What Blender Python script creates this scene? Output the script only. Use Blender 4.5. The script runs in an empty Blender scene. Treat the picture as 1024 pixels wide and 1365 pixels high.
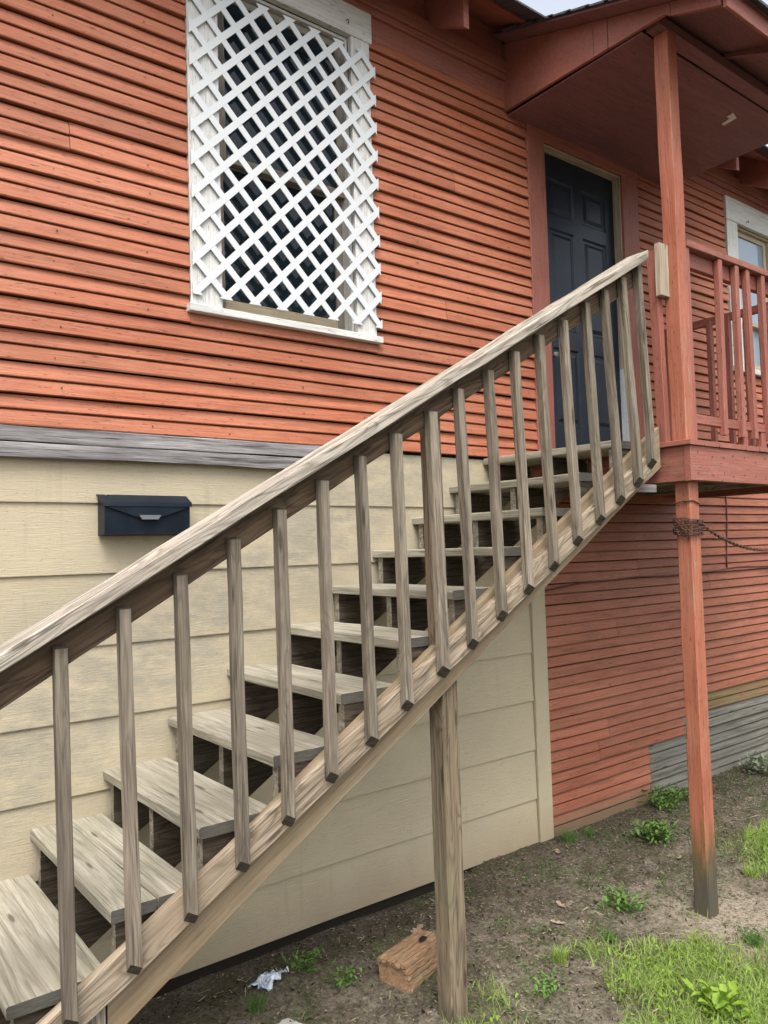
import bpy, math, random
import numpy as np
from mathutils import Vector, Matrix, noise
random.seed(7); rng = np.random.default_rng(7)
sc = bpy.context.scene
C = sc.collection
R = math.radians

# ------------------------------------------------------------------ camera
yaw, pitch, roll, FPX, DIST = 0.65713, 0.046377, 0.028046, 1047.94, 3.5
fw = Vector((math.sin(yaw)*math.cos(pitch), math.cos(yaw)*math.cos(pitch), math.sin(pitch)))
rt = Vector((math.cos(yaw), -math.sin(yaw), 0))
dn = fw.cross(rt)
if dn.z > 0: dn = -dn
rt, dn = math.cos(roll)*rt + math.sin(roll)*dn, -math.sin(roll)*rt + math.cos(roll)*dn
cam = bpy.data.objects.new('camera', bpy.data.cameras.new('camera')); C.objects.link(cam)
M = Matrix.Identity(4)
for i in range(3):
    M[i][0] = rt[i]; M[i][1] = -dn[i]; M[i][2] = -fw[i]
M[1][3] = -DIST
cam.matrix_world = M
cam.data.sensor_fit = 'VERTICAL'; cam.data.sensor_height = 24; cam.data.lens = FPX/1365*24
cam.data.clip_start = 0.05; cam.data.clip_end = 400
sc.camera = cam

# ------------------------------------------------------------------ light
SUN_EL, SUN_AZ = R(60), R(215)           # azimuth measured from +Y clockwise: high, over the viewer's left shoulder
w = bpy.data.worlds.new('World'); sc.world = w; w.use_nodes = True
nt = w.node_tree; bg = nt.nodes['Background']
sky = nt.nodes.new('ShaderNodeTexSky'); sky.sky_type = 'NISHITA'; sky.sun_disc = False
sky.sun_elevation = SUN_EL; sky.sun_rotation = SUN_AZ; sky.dust_density = 5; sky.air_density = 1.0; sky.ozone_density = 1
hs = nt.nodes.new('ShaderNodeHueSaturation'); hs.inputs['Saturation'].default_value = 0.38
nt.links.new(sky.outputs[0], hs.inputs['Color']); nt.links.new(hs.outputs[0], bg.inputs[0])
bg.inputs[1].default_value = 0.15
sl = bpy.data.lights.new('sun', 'SUN'); sl.energy = 1.1; sl.angle = R(35); sl.color = (1, .96, .9)
so = bpy.data.objects.new('sun', sl); C.objects.link(so)
sd = Vector((math.sin(SUN_AZ)*math.cos(SUN_EL), math.cos(SUN_AZ)*math.cos(SUN_EL), math.sin(SUN_EL)))
so.rotation_euler = sd.to_track_quat('Z', 'Y').to_euler()
sc.view_settings.view_transform = 'Standard'; sc.view_settings.look = 'None'
sc.view_settings.gamma = 1; sc.view_settings.use_curve_mapping = False
sc.view_settings.exposure = 1.3

# ------------------------------------------------------------------ material helpers
class MT:
    def __init__(s, name, rough=.8, spec=.3):
        s.m = bpy.data.materials.new(name); s.m.use_nodes = True; s.nt = s.m.node_tree
        s.b = s.nt.nodes['Principled BSDF']; s.b.inputs['Roughness'].default_value = rough
        s.b.inputs['Specular IOR Level'].default_value = spec
    def n(s, t, **k):
        x = s.nt.nodes.new('ShaderNode'+t)
        for a, v in k.items(): setattr(x, a, v)
        return x
    def l(s, a, b): s.nt.links.new(a, b)
    def coord(s, scale, rnd=True, kind='Object'):
        tc = s.n('TexCoord'); out = tc.outputs[kind]
        if kind == 'World': pass
        if rnd:
            oi = s.n('ObjectInfo'); mm = s.n('VectorMath', operation='SCALE'); 
            cb = s.n('CombineXYZ'); s.l(oi.outputs['Random'], cb.inputs[0]); s.l(oi.outputs['Random'], cb.inputs[1]); s.l(oi.outputs['Random'], cb.inputs[2])
            s.l(cb.outputs[0], mm.inputs[0]); mm.inputs['Scale'].default_value = 37.0
            ad = s.n('VectorMath', operation='ADD'); s.l(out, ad.inputs[0]); s.l(mm.outputs[0], ad.inputs[1]); out = ad.outputs[0]
        mp = s.n('VectorMath', operation='MULTIPLY'); s.l(out, mp.inputs[0]); mp.inputs[1].default_value = scale
        return mp.outputs[0]
    def pos(s, scale=(1, 1, 1)):
        g = s.n('NewGeometry'); mp = s.n('VectorMath', operation='MULTIPLY'); s.l(g.outputs['Position'], mp.inputs[0]); mp.inputs[1].default_value = scale
        return mp.outputs[0]
    def noise(s, vec, scale=1, detail=4, rough=.6, dist=0):
        x = s.n('TexNoise'); s.l(vec, x.inputs['Vector']); x.inputs['Scale'].default_value = scale
        x.inputs['Detail'].default_value = detail; x.inputs['Roughness'].default_value = rough; x.inputs['Distortion'].default_value = dist
        return x.outputs['Fac']
    def ramp(s, f, stops):
        x = s.n('ValToRGB'); e = x.color_ramp.elements
        while len(e) < len(stops): e.new(.5)
        for i, (p, c) in enumerate(stops):
            e[i].position = p; e[i].color = (*c, 1) if isinstance(c, tuple) else (c, c, c, 1)
        s.l(f, x.inputs[0]); return x.outputs[0]
    def mix(s, f, a, b, mode='MIX'):
        x = s.n('MixRGB', blend_type=mode)
        for i, v in ((0, f), (1, a), (2, b)):
            if hasattr(v, 'is_linked') or hasattr(v, 'links'): s.l(v, x.inputs[i])
            elif isinstance(v, tuple): x.inputs[i].default_value = (*v, 1)
            else: x.inputs[i].default_value = v if i == 0 else (v, v, v, 1)
        return x.outputs[0]
    def math(s, op, a, b=None, clamp=False):
        x = s.n('Math', operation=op, use_clamp=clamp)
        for i, v in ((0, a), (1, b)):
            if v is None: continue
            if hasattr(v, 'links'): s.l(v, x.inputs[i])
            else: x.inputs[i].default_value = v
        return x.outputs[0]
    def rnd_value(s, col, amt):
        oi = s.n('ObjectInfo'); v = s.math('MULTIPLY', oi.outputs['Random'], amt*2); v = s.math('ADD', v, 1-amt)
        x = s.n('HueSaturation'); s.l(v, x.inputs['Value']); s.l(col, x.inputs['Color']); return x.outputs[0]
    def bump(s, f, strength=.5, dist=.002, prev=None):
        x = s.n('Bump'); x.inputs['Strength'].default_value = strength; x.inputs['Distance'].default_value = dist
        s.l(f, x.inputs['Height'])
        if prev is not None: s.l(prev, x.inputs['Normal'])
        return x.outputs[0]
    def done(s, col=None, nrm=None):
        if col is not None:
            if isinstance(col, tuple): s.b.inputs['Base Color'].default_value = (*col, 1)
            else: s.l(col, s.b.inputs['Base Color'])
        if nrm is not None: s.l(nrm, s.b.inputs['Normal'])
        return s.m

def wood(name, light, mid, dark, rings=True, ringf=.8, ringx=1.1, rough=.85, stain=None, bump=.7, var=.1, crack=.5, rot=None, green=0.):
    """unpainted weathered timber, grain along local X"""
    m = MT(name, rough, .2)
    v = m.coord((1.8, 42, 42)); g1 = m.noise(v, 1.0, 6, .68, .5)
    v2 = m.coord((6, 230, 230)); g2 = m.noise(v2, 1, 3, .6)
    g = m.math('ADD', m.math('MULTIPLY', g1, .7), m.math('MULTIPLY', g2, .3))
    col = m.ramp(g, [(.39, dark), (.5, mid), (.61, light)])
    if rings:
        vr = m.coord((ringx, 9, 9)); nz = m.noise(vr, 1.0, 2, .5, .8)
        rr = m.math('FRACT', m.math('MULTIPLY', nz, 15.0))
        rr = m.ramp(rr, [(0, .45), (.3, 1.0), (.75, 1.0), (1, .45)])
        col = m.mix(ringf, col, rr, 'MULTIPLY')
    # soft stains
    st = m.noise(m.coord((2.2, 5, 5)), 1, 4, .6)
    col = m.mix(m.ramp(st, [(.45, 0.), (.72, .65)]), col, stain or dark)
    if green:
        gn = m.noise(m.pos((3, 3, 3)), 1, 4, .6)
        col = m.mix(m.ramp(gn, [(.5, 0.), (.8, green)]), col, (.13, .15, .08))
    # knots
    vo = m.n('TexVoronoi', feature='F1'); m.l(m.coord((2.4, 13, 13)), vo.inputs['Vector']); vo.inputs['Scale'].default_value = 1
    kn = m.ramp(vo.outputs['Distance'], [(.07, .85), (.13, 0.)])
    col = m.mix(kn, col, tuple(c*.45 for c in dark))
    # checks (cracks)
    cr = m.noise(m.coord((2.2, 75, 75)), 1, 2, .5, .2)
    cm = m.ramp(cr, [(.33, crack), (.37, 0.)])
    col = m.mix(cm, col, tuple(c*.3 for c in dark))
    if rot:   # dark, damp foot near the soil
        z = m.n('SeparateXYZ'); m.l(m.pos(), z.inputs[0]); zz = m.math('ADD', z.outputs[2], m.math('MULTIPLY', m.noise(m.pos((9, 9, 2)), 1, 4), rot[1]))
        f = m.n('MapRange'); m.l(zz, f.inputs[0]); f.inputs[1].default_value = rot[0]; f.inputs[2].default_value = rot[0]+rot[2]; f.inputs[3].default_value = .85; f.inputs[4].default_value = 0
        col = m.mix(f.outputs[0], col, (.055, .055, .04))
    col = m.rnd_value(col, var)
    nb = m.bump(g, bump, .005); nb = m.bump(cm, -.6 if False else .0, .002, nb)
    return m.done(col, nb)

def paint(name, col_a, col_b, rough=.6, bare=(.30, .24, .17), peel=.28, var=.07, spec=.35, bump=.5, axis=(3, 60, 60), fade=None, rot=None, moss=False, dirt=.25):
    """weathered paint over timber, grain along local X"""
    m = MT(name, rough, spec)
    g = m.noise(m.coord(axis), 1, 5, .65, .3)
    big = m.noise(m.pos((1.1, 1.1, 1.6)), 1, 4, .6)
    col = m.mix(m.ramp(big, [(.3, 0.), (.7, 1.)]), col_a, col_b)
    col = m.mix(m.ramp(g, [(.3, .3), (.5, 0.)]), col, tuple(c*.6 for c in col_a))
    col = m.mix(m.ramp(g, [(.55, 0.), (.75, .35)]), col, tuple(min(1, c*1.25+.02) for c in col_b))
    # fine fibre lines showing through the coat
    fl = m.noise(m.coord((4, 210, 210)), 1, 4, .6)
    col = m.mix(m.ramp(fl, [(.36, .45), (.47, 0.)]), col, tuple(c*.5 for c in col_a))
    col = m.mix(m.ramp(fl, [(.54, 0.), (.66, .4)]), col, tuple(min(1, c*1.25+.03) for c in col_b))
    if dirt:
        d = m.noise(m.coord((2, 11, 11)), 1, 5, .7)
        col = m.mix(m.ramp(d, [(.52, 0.), (.8, dirt*2)]), col, tuple(c*.45+.01 for c in col_a))
    if peel:
        p = m.noise(m.coord((11, 120, 120)), 1, 6, .7, .6); q = m.noise(m.coord((1.8, 7, 7)), 1, 4)
        pm = m.math('MULTIPLY', m.ramp(p, [(.53, 0.), (.60, 1.)]), m.ramp(q, [(.46, 0.), (.60, 1.)]))
        col = m.mix(m.math('MULTIPLY', pm, peel*2.5), col, bare)
        # small dark nicks
        p2 = m.noise(m.coord((22, 150, 150)), 1, 2, .5)
        col = m.mix(m.ramp(p2, [(.655, 0.), (.70, .8)]), col, tuple(c*.25 for c in col_a))
    if moss:
        z = m.n('SeparateXYZ'); m.l(m.pos(), z.inputs[0])
        nz = m.noise(m.pos((2.5, 2.5, 9)), 1, 5, .65)
        zz = m.math('ADD', z.outputs[2], m.math('MULTIPLY', nz, -.16))
        f = m.n('MapRange'); m.l(zz, f.inputs[0]); f.inputs[1].default_value = -1.93; f.inputs[2].default_value = -1.83; f.inputs[3].default_value = .8; f.inputs[4].default_value = 0
        col = m.mix(f.outputs[0], col, (.10, .085, .05))
    if rot:
        z = m.n('SeparateXYZ'); m.l(m.pos(), z.inputs[0])
        zz = m.math('ADD', z.outputs[2], m.math('MULTIPLY', m.noise(m.pos((22, 22, 5)), 1, 6, .75), -.75))
        f = m.n('MapRange'); m.l(zz, f.inputs[0]); f.inputs[1].default_value = -2.22; f.inputs[2].default_value = -2.00; f.inputs[3].default_value = .92; f.inputs[4].default_value = 0
        f2 = m.n('MapRange'); m.l(zz, f2.inputs[0]); f2.inputs[1].default_value = -2.12; f2.inputs[2].default_value = -1.82; f2.inputs[3].default_value = .75; f2.inputs[4].default_value = 0
        col = m.mix(f2.outputs[0], col, (.09, .09, .025)); col = m.mix(f.outputs[0], col, (.062, .058, .044))
    col = m.rnd_value(col, var)
    return m.done(col, m.bump(fl, bump*.5, .002, m.bump(g, bump, .003)))

MAT = {}
MAT['tread'] = wood('tread_wood', (.40, .375, .305), (.32, .295, .235), (.20, .18, .14), rings=True, ringf=.42, ringx=.45, stain=(.22, .20, .15), green=.4, var=.08, crack=.35)
MAT['baluster'] = wood('baluster_wood', (.26, .225, .172), (.19, .16, .12), (.105, .086, .065), rings=True, ringf=.5, stain=(.12, .10, .08), var=.2, crack=.6)
MAT['rail_top'] = wood('handrail_wood', (.43, .39, .325), (.325, .29, .24), (.16, .14, .115), rings=True, stain=(.30, .25, .20), crack=.7, var=.03)
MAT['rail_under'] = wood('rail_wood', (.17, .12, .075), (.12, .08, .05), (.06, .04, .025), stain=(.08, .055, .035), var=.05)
MAT['rail_low'] = wood('bottom_rail_wood', (.38, .315, .235), (.29, .235, .17), (.14, .108, .078), rings=True, stain=(.24, .18, .12), crack=.6, var=.03)
MAT['stringer'] = wood('stringer_wood', (.27, .215, .14), (.225, .175, .112), (.16, .12, .075), rings=False, stain=(.20, .14, .08), bump=.3, var=.03, crack=.1)
MAT['carriage_shaded'] = wood('shaded_carriage_wood', (.11, .085, .06), (.07, .052, .037), (.035, .027, .02), stain=(.04, .04, .025), var=.1)  # carriage sides: gloom under the steps put into the wood colour
MAT['carriage'] = wood('carriage_wood', (.36, .33, .27), (.27, .24, .19), (.13, .11, .08), var=.15)
MAT['post'] = wood('post_wood', (.26, .205, .14), (.195, .15, .10), (.115, .085, .058), rings=True, stain=(.17, .14, .09), rot=(-1.97, .12, .16), green=.5, var=.05)
MAT['grey'] = wood('grey_board_wood', (.33, .315, .31), (.21, .20, .20), (.07, .064, .066), rings=False, stain=(.11, .10, .10), crack=.7, var=.08)
MAT['skirt'] = wood('bare_siding_wood', (.20, .19, .16), (.145, .138, .115), (.075, .072, .06), rings=False, stain=(.13, .13, .11), crack=.5, var=.08)
MAT['mossy'] = wood('mossy_siding_wood', (.21, .135, .08), (.16, .11, .055), (.16, .075, .045), rings=False, stain=(.12, .13, .05), crack=.5)
MAT['red'] = paint('red_siding_paint', (.325, .095, .043), (.38, .145, .082), moss=True, bump=.9, var=.11, dirt=.36, peel=.16, bare=(.30, .15, .09))
MAT['red_low'] = paint('shaded_red_siding_paint', (.255, .082, .043), (.30, .112, .064), moss=True, bump=.9, var=.11, dirt=.4, peel=.16, bare=(.22, .12, .08))  # rows below the deck: their shade is put into a darker red
MAT['red_trim'] = paint('red_trim_paint', (.24, .080, .055), (.29, .108, .078), peel=.15, bare=(.28, .2, .15), axis=(4, 40, 40), var=.04)
MAT['red_post'] = paint('red_post_paint', (.29, .088, .045), (.35, .125, .075), peel=.22, axis=(2, 45, 45), var=.02, rot=True, bump=.9)
MAT['ceil'] = paint('red_ceiling_paint', (.15, .066, .066), (.18, .082, .082), peel=.05, axis=(2, 6, 6), var=.0, bump=.2)
MAT['white'] = paint('white_casing_paint', (.50, .50, .47), (.57, .57, .55), bare=(.35, .30, .24), peel=.3, rough=.55, var=.03, dirt=.12)
MAT['vinyl'] = MT('white_vinyl', .35, .4).done((.55, .575, .58))
MAT['tan'] = paint('tan_sash_paint', (.36, .30, .20), (.42, .36, .26), peel=.25, var=.05)
MAT['old_sash'] = paint('old_sash_paint', (.17, .15, .12), (.24, .215, .175), peel=.2, var=.04)
MAT['jamb'] = wood('jamb_wood', (.46, .41, .32), (.36, .31, .23), (.24, .2, .14), rings=False, var=.03)
MAT['bluewhite'] = paint('pale_jamb_paint', (.55, .60, .62), (.62, .66, .67), peel=.15, var=.0)

def mk_beige():
    m = MT('beige_siding_paint', .75, .25)
    g = m.noise(m.coord((4.5, 0, 46)), 1, 6, .7, .7)
    ridge = m.math('ABSOLUTE', m.math('SUBTRACT', m.math('FRACT', m.math('MULTIPLY', g, 5.)), .5))
    big = m.noise(m.pos((1.3, 1, 1.3)), 1, 5, .65)
    col = m.mix(m.ramp(big, [(.35, 0.), (.7, 1.)]), (.425, .365, .25), (.385, .335, .24))
    # algae / grime that gathers on the boards behind the steps
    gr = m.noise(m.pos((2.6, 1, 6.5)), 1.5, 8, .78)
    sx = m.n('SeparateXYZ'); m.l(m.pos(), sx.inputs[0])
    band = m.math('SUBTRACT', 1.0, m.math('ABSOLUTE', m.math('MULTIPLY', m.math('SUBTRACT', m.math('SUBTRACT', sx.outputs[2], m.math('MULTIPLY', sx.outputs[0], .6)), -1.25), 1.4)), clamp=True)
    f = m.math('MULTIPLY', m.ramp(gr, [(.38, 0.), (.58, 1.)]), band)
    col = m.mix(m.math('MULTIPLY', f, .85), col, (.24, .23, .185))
    rn = m.noise(m.pos((14, 1, 1.6)), 1, 4, .6)
    col = m.mix(m.ramp(rn, [(.58, 0.), (.72, .4)]), col, (.29, .255, .18))
    sp = m.noise(m.pos((60, 1, 60)), 1, 3, .6)
    col = m.mix(m.ramp(sp, [(.62, 0.), (.70, .5)]), col, (.2, .17, .12))
    zz = m.math('ADD', sx.outputs[2], m.math('MULTIPLY', m.noise(m.pos((4, 1, 4)), 1, 5), -.2))
    fr = m.n('MapRange'); m.l(zz, fr.inputs[0]); fr.inputs[1].default_value = -2.03; fr.inputs[2].default_value = -1.75; fr.inputs[3].default_value = .6; fr.inputs[4].default_value = 0
    col = m.mix(fr.outputs[0], col, (.22, .165, .10))
    col = m.rnd_value(col, .03)
    return m.done(col, m.bump(m.noise(m.pos((9, 1, 160)), 1, 4), .35, .003, m.bump(ridge, .42, .003)))
MAT['beige'] = mk_beige()
def mk_door():
    m = MT('navy_door_paint', .35, .3)
    n = m.noise(m.pos((2, 2, 2)), 2, 4)
    return m.done(m.mix(m.ramp(n, [(.3, 0.), (.7, 1.)]), (.006, .012, .020), (.013, .023, .034)), m.bump(m.noise(m.coord((60, 60, 4)), 1, 3), .15, .001))
MAT['door'] = mk_door()
def mk_box():
    m = MT('navy_metal', .42, .22)
    n = m.noise(m.coord((9, 9, 9)), 1, 5)
    return m.done(m.mix(m.ramp(n, [(.4, 0.), (.75, .8)]), (.005, .009, .016), (.014, .02, .03)))
MAT['mail'] = mk_box()
MAT['metal'] = MT('dull_metal', .45, .5).done((.12, .13, .14))
MAT['brass'] = MT('pale_metal', .4, .5).done((.16, .15, .13))
MAT['dark'] = MT('dark_gap', .9, .1).done((.020, .016, .012))
MAT['cable'] = MT('painted_cable', .6, .3).done((.085, .032, .025))
def mk_rust():
    m = MT('rusty_steel', .75, .4); m.b.inputs['Metallic'].default_value = .3
    n = m.noise(m.pos((60, 60, 60)), 1, 4)
    return m.done(m.mix(n, (.035, .022, .020), (.13, .065, .045)))
MAT['rust'] = mk_rust()
def mk_glass(name, base, ior, rough=.03, tr=.0):
    m = MT(name, rough, .5); m.b.inputs['IOR'].default_value = ior
    m.b.inputs['Transmission Weight'].default_value = tr
    n = m.noise(m.pos((1.3, 1.3, 1.3)), 1, 2)
    return m.done(base, m.bump(n, .15, .02))
MAT['glass'] = mk_glass('dark_window_glass', (.012, .02, .025), 1.36)
MAT['glass2'] = mk_glass('sky_window_glass', (.20, .27, .33), 1.9, .06)
def mk_shingle():
    m = MT('shingle_grit', .9, .1)
    n = m.noise(m.pos((90, 90, 90)), 1, 2)
    return m.done(m.ramp(n, [(.3, (.03, .03, .035)), (.7, (.10, .10, .11))]), m.bump(n, .6, .004))
MAT['shingle'] = mk_shingle()
def mk_brick():
    m = MT('sandstone_block', .9, .1)
    n = m.noise(m.coord((12, 40, 40)), 1, 6, .7, 1.5)
    b = m.noise(m.pos((11, 11, 11)), 1, 4)
    c = m.ramp(n, [(.3, (.12, .075, .042)), (.5, (.29, .175, .10)), (.7, (.37, .26, .17))])
    c = m.mix(m.ramp(b, [(.5, 0.), (.75, .6)]), c, (.15, .14, .09))
    return m.done(c, m.bump(n, .9, .006))
MAT['brick'] = mk_brick()
MAT['concrete'] = paint('pale_stone', (.34, .33, .30), (.42, .41, .38), peel=0, axis=(20, 20, 20))
def mk_wrap():
    m = MT('plastic_wrap', .25, .6)
    n = m.noise(m.coord((30, 30, 30)), 1, 3)
    return m.done(m.ramp(n, [(.42, (.62, .66, .70)), (.55, (.20, .30, .44)), (.62, (.66, .70, .72))]), m.bump(n, .8, .01))
MAT['wrap'] = mk_wrap()
def mk_leaf(name, a, b, tr=.25):
    m = MT(name, .6, .3)
    n = m.noise(m.pos((9, 9, 9)), 1, 3)
    n2 = m.noise(m.pos((120, 120, 120)), 1, 1)
    c = m.mix(m.ramp(n, [(.3, 0.), (.7, 1.)]), a, b); c = m.mix(m.math('MULTIPLY', n2, .6), c, tuple(x*.45 for x in a))
    m.done(c)
    t = m.n('BsdfTranslucent'); m.l(c, t.inputs[0]); mx = m.n('MixShader'); mx.inputs[0].default_value = tr
    m.l(m.b.outputs[0], mx.inputs[1]); m.l(t.outputs[0], mx.inputs[2]); m.l(mx.outputs[0], m.nt.nodes['Material Output'].inputs[0])
    return m.m
MAT['grass'] = mk_leaf('lawn_blades', (.21, .32, .055), (.34, .45, .12), .3)
MAT['grass_dk'] = mk_leaf('dark_blades', (.085, .165, .04), (.14, .24, .06), .3)  # darker green for sparse grass and some tufts
MAT['weed'] = mk_leaf('weed_leaves', (.10, .20, .045), (.17, .27, .06), .3)
MAT['lime'] = mk_leaf('bright_leaves', (.22, .36, .04), (.30, .44, .06), .35)
MAT['silver'] = mk_leaf('silvery_leaves', (.20, .25, .15), (.27, .31, .20), .2)
MAT['straw'] = mk_leaf('straw', (.34, .27, .17), (.42, .36, .25), .1)
MAT['dead'] = mk_leaf('dead_leaves', (.30, .22, .15), (.46, .37, .28), .15)

def mk_soil():
    m = MT('soil', .95, .1)
    p = m.pos(); a = m.noise(p, 1.6, 6, .65); b = m.noise(p, 9, 6, .7); c = m.noise(p, 55, 5, .75); d = m.noise(p, 170, 3, .7)
    col = m.ramp(b, [(.36, (.072, .060, .044)), (.5, (.145, .122, .093)), (.64, (.25, .215, .17))])
    col = m.mix(m.ramp(a, [(.42, 0.), (.62, .55)]), col, (.24, .20, .155))
    # algae film and seedlings
    e = m.noise(p, 4.3, 5, .7)
    col = m.mix(m.ramp(e, [(.45, 0.), (.62, .6)]), col, (.075, .088, .035))
    # bare sandy ring round the porch post
    vd = m.n('VectorMath', operation='DISTANCE'); m.l(p, vd.inputs[0]); vd.inputs[1].default_value = (4.0, -1.25, -2.0)
    dd = m.math('ADD', vd.outputs['Value'], m.math('MULTIPLY', b, -.5))
    f = m.n('MapRange'); m.l(dd, f.inputs[0]); f.inputs[1].default_value = -.1; f.inputs[2].default_value = .35; f.inputs[3].default_value = .85; f.inputs[4].default_value = 0
    col = m.mix(f.outputs[0], col, (.40, .34, .26))
    # darker soil close under the wall
    sx = m.n('SeparateXYZ'); m.l(p, sx.inputs[0])
    near_wall = m.n('MapRange'); m.l(m.math('ADD', sx.outputs[1], m.math('MULTIPLY', b, .5)), near_wall.inputs[0]); near_wall.inputs[1].default_value = -.3; near_wall.inputs[2].default_value = .2; near_wall.inputs[3].default_value = 0; near_wall.inputs[4].default_value = .6
    col = m.mix(near_wall.outputs[0], col, (.07, .055, .04))
    col = m.mix(m.ramp(c, [(.36, .85), (.48, 0.)]), col, (.035, .027, .018))
    col = m.mix(m.ramp(c, [(.56, 0.), (.66, .65)]), col, (.34, .30, .24))
    col = m.mix(m.ramp(d, [(.66, 0.), (.72, .5)]), col, (.46, .42, .35))
    col = m.mix(m.ramp(m.noise(p, 24, 6, .8), [(.36, .75), (.5, 0.)]), col, (.055, .042, .028))
    col = m.mix(m.ramp(m.noise(p, 17, 5, .75), [(.55, 0.), (.68, .6)]), col, (.085, .105, .035))
    nb = m.bump(b, .8, .03); nb = m.bump(c, 1.0, .022, nb); nb = m.bump(d, .6, .004, nb)
    return m.done(col, nb)
MAT['soil'] = mk_soil()

def mk_end(name, a, b):
    m = MT(name, .95, .1); n = m.noise(m.pos((25, 25, 140)), 1, 4)
    return m.done(m.ramp(n, [(.35, a), (.65, b)]), m.bump(n, .5, .003))
eg = mk_end('end_grain', (.05, .043, .034), (.11, .095, .075)); eg2 = mk_end('tread_end_grain', (.075, .072, .06), (.105, .10, .085))
END_FOR = {MAT['baluster']: eg, MAT['tread']: eg2, MAT['rail_top']: eg2, MAT['stringer']: eg2, MAT['rail_low']: eg2}

# ------------------------------------------------------------------ object helpers
def tag(o, label, cat, group=None):
    o['label'] = label; o['category'] = cat
    if group: o['group'] = group
    return o
def thing(name, loc, label, cat, group=None):
    o = bpy.data.objects.new(name, None); C.objects.link(o); o.location = loc; o.empty_display_size = .1
    WM[o.name] = Matrix.Translation(loc)
    return tag(o, label, cat, group)
WM = {}
def link(name, me, mat, parent=None, mw=None):
    o = bpy.data.objects.new(name, me); C.objects.link(o)
    if mat is not None and not me.materials: me.materials.append(mat)
    mw = mw or Matrix.Identity(4)
    WM[o.name] = mw
    if parent is not None:
        o.parent = parent; o.matrix_local = WM[parent.name].inverted() @ mw
    else: o.matrix_local = mw
    return o
def mesh(name, v, f, smooth=False):
    me = bpy.data.meshes.new(name); me.from_pydata([tuple(map(float, p)) for p in v], [], [tuple(map(int, q)) for q in f]); me.update()
    if smooth: me.polygons.foreach_set('use_smooth', [True]*len(me.polygons))
    return me
def frame(p0, ex, ey):
    ex = Vector(ex).normalized(); ey = Vector(ey); ey = (ey - ex*ey.dot(ex)).normalized(); ez = ex.cross(ey)
    m = Matrix.Identity(4)
    for i in range(3): m[i][0] = ex[i]; m[i][1] = ey[i]; m[i][2] = ez[i]; m[i][3] = p0[i]
    return m
def board(name, p0, p1, wdir, W, T, mat, parent=None, cut0=(0, 0), cut1=(0, 0), ch=.003, seg=None, wob=.0012, label=None, mesh_only=False):
    """timber from p0 to p1 (centre line), width W along wdir, thickness T across; ends may be sheared (cut) per local y,z"""
    p0 = Vector(p0); p1 = Vector(p1); L = (p1-p0).length
    n = seg or max(2, int(L/.25)+1)
    ch = min(ch, W*.2, T*.2)
    a, b = W/2, T/2
    sec = [(-a+ch, -b), (a-ch, -b), (a, -b+ch), (a, b-ch), (a-ch, b), (-a+ch, b), (-a, b-ch), (-a, -b+ch)]
    sd = Vector((random.random()*50, random.random()*50, 0))
    v = []; f = []
    for i in range(n+1):
        t = i/n
        dy = noise.noise(sd+Vector((t*L*2, 0, 0)))*wob; dz = noise.noise(sd+Vector((t*L*2, 9, 0)))*wob
        for (y, z) in sec:
            x = t*L + (1-t)*(cut0[0]*y+cut0[1]*z)*(1 if i == 0 else 0) + t*(cut1[0]*y+cut1[1]*z)*(1 if i == n else 0)
            jit = wob*.5
            v.append((x, y+dy+random.uniform(-jit, jit), z+dz+random.uniform(-jit, jit)))
    for i in range(n):
        for k in range(8):
            q = (k+1) % 8
            f.append((i*8+k, i*8+q, (i+1)*8+q, (i+1)*8+k))
    f.append(tuple(range(7, -1, -1))); f.append(tuple(n*8+k for k in range(8)))
    me = mesh(name, v, f)
    if mat in END_FOR:
        me.materials.append(mat); me.materials.append(END_FOR[mat])
        me.polygons[len(me.polygons)-1].material_index = 1; me.polygons[len(me.polygons)-2].material_index = 1
    o = link(name, me, mat, parent, frame(p0, p1-p0, wdir))
    if label: o['label'] = label
    return o
ENDG = {}
def box(name, lo, hi, mat, parent=None, axis=None, **k):
    """axis-aligned timber filling lo..hi, grain along its longest side"""
    lo = Vector(lo); hi = Vector(hi); d = hi-lo; c = (lo+hi)/2
    ax = axis if axis is not None else max(range(3), key=lambda i: d[i])
    o1, o2 = [i for i in range(3) if i != ax]
    if d[o1] < d[o2]: o1, o2 = o2, o1
    p0 = c.copy(); p1 = c.copy(); p0[ax] = lo[ax]; p1[ax] = hi[ax]
    wd = Vector((0, 0, 0)); wd[o1] = 1
    return board(name, p0, p1, wd, d[o1], d[o2], mat, parent, **k)
def extrude(name, poly, axis, a0, a1, mat, parent=None, label=None):
    """polygon in the two axes other than `axis`, extruded from a0 to a1"""
    o1, o2 = [i for i in range(3) if i != axis]
    n = len(poly); v = []
    for a in (a0, a1):
        for p in poly:
            q = [0, 0, 0]; q[axis] = a; q[o1] = p[0]; q[o2] = p[1]; v.append(q)
    f = [tuple(range(n)), tuple(range(2*n-1, n-1, -1))] + [(i, i+n, (i+1) % n+n, (i+1) % n) for i in range(n)]
    c = Vector(v[0]); v = [Vector(p)-c for p in v]
    me = mesh(name, v, f)
    import bmesh
    bm = bmesh.new(); bm.from_mesh(me); bmesh.ops.recalc_face_normals(bm, faces=bm.faces); bm.to_mesh(me); bm.free()
    o = link(name, me, mat, parent, Matrix.Translation(c))
    if label: o['label'] = label
    return o
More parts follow.
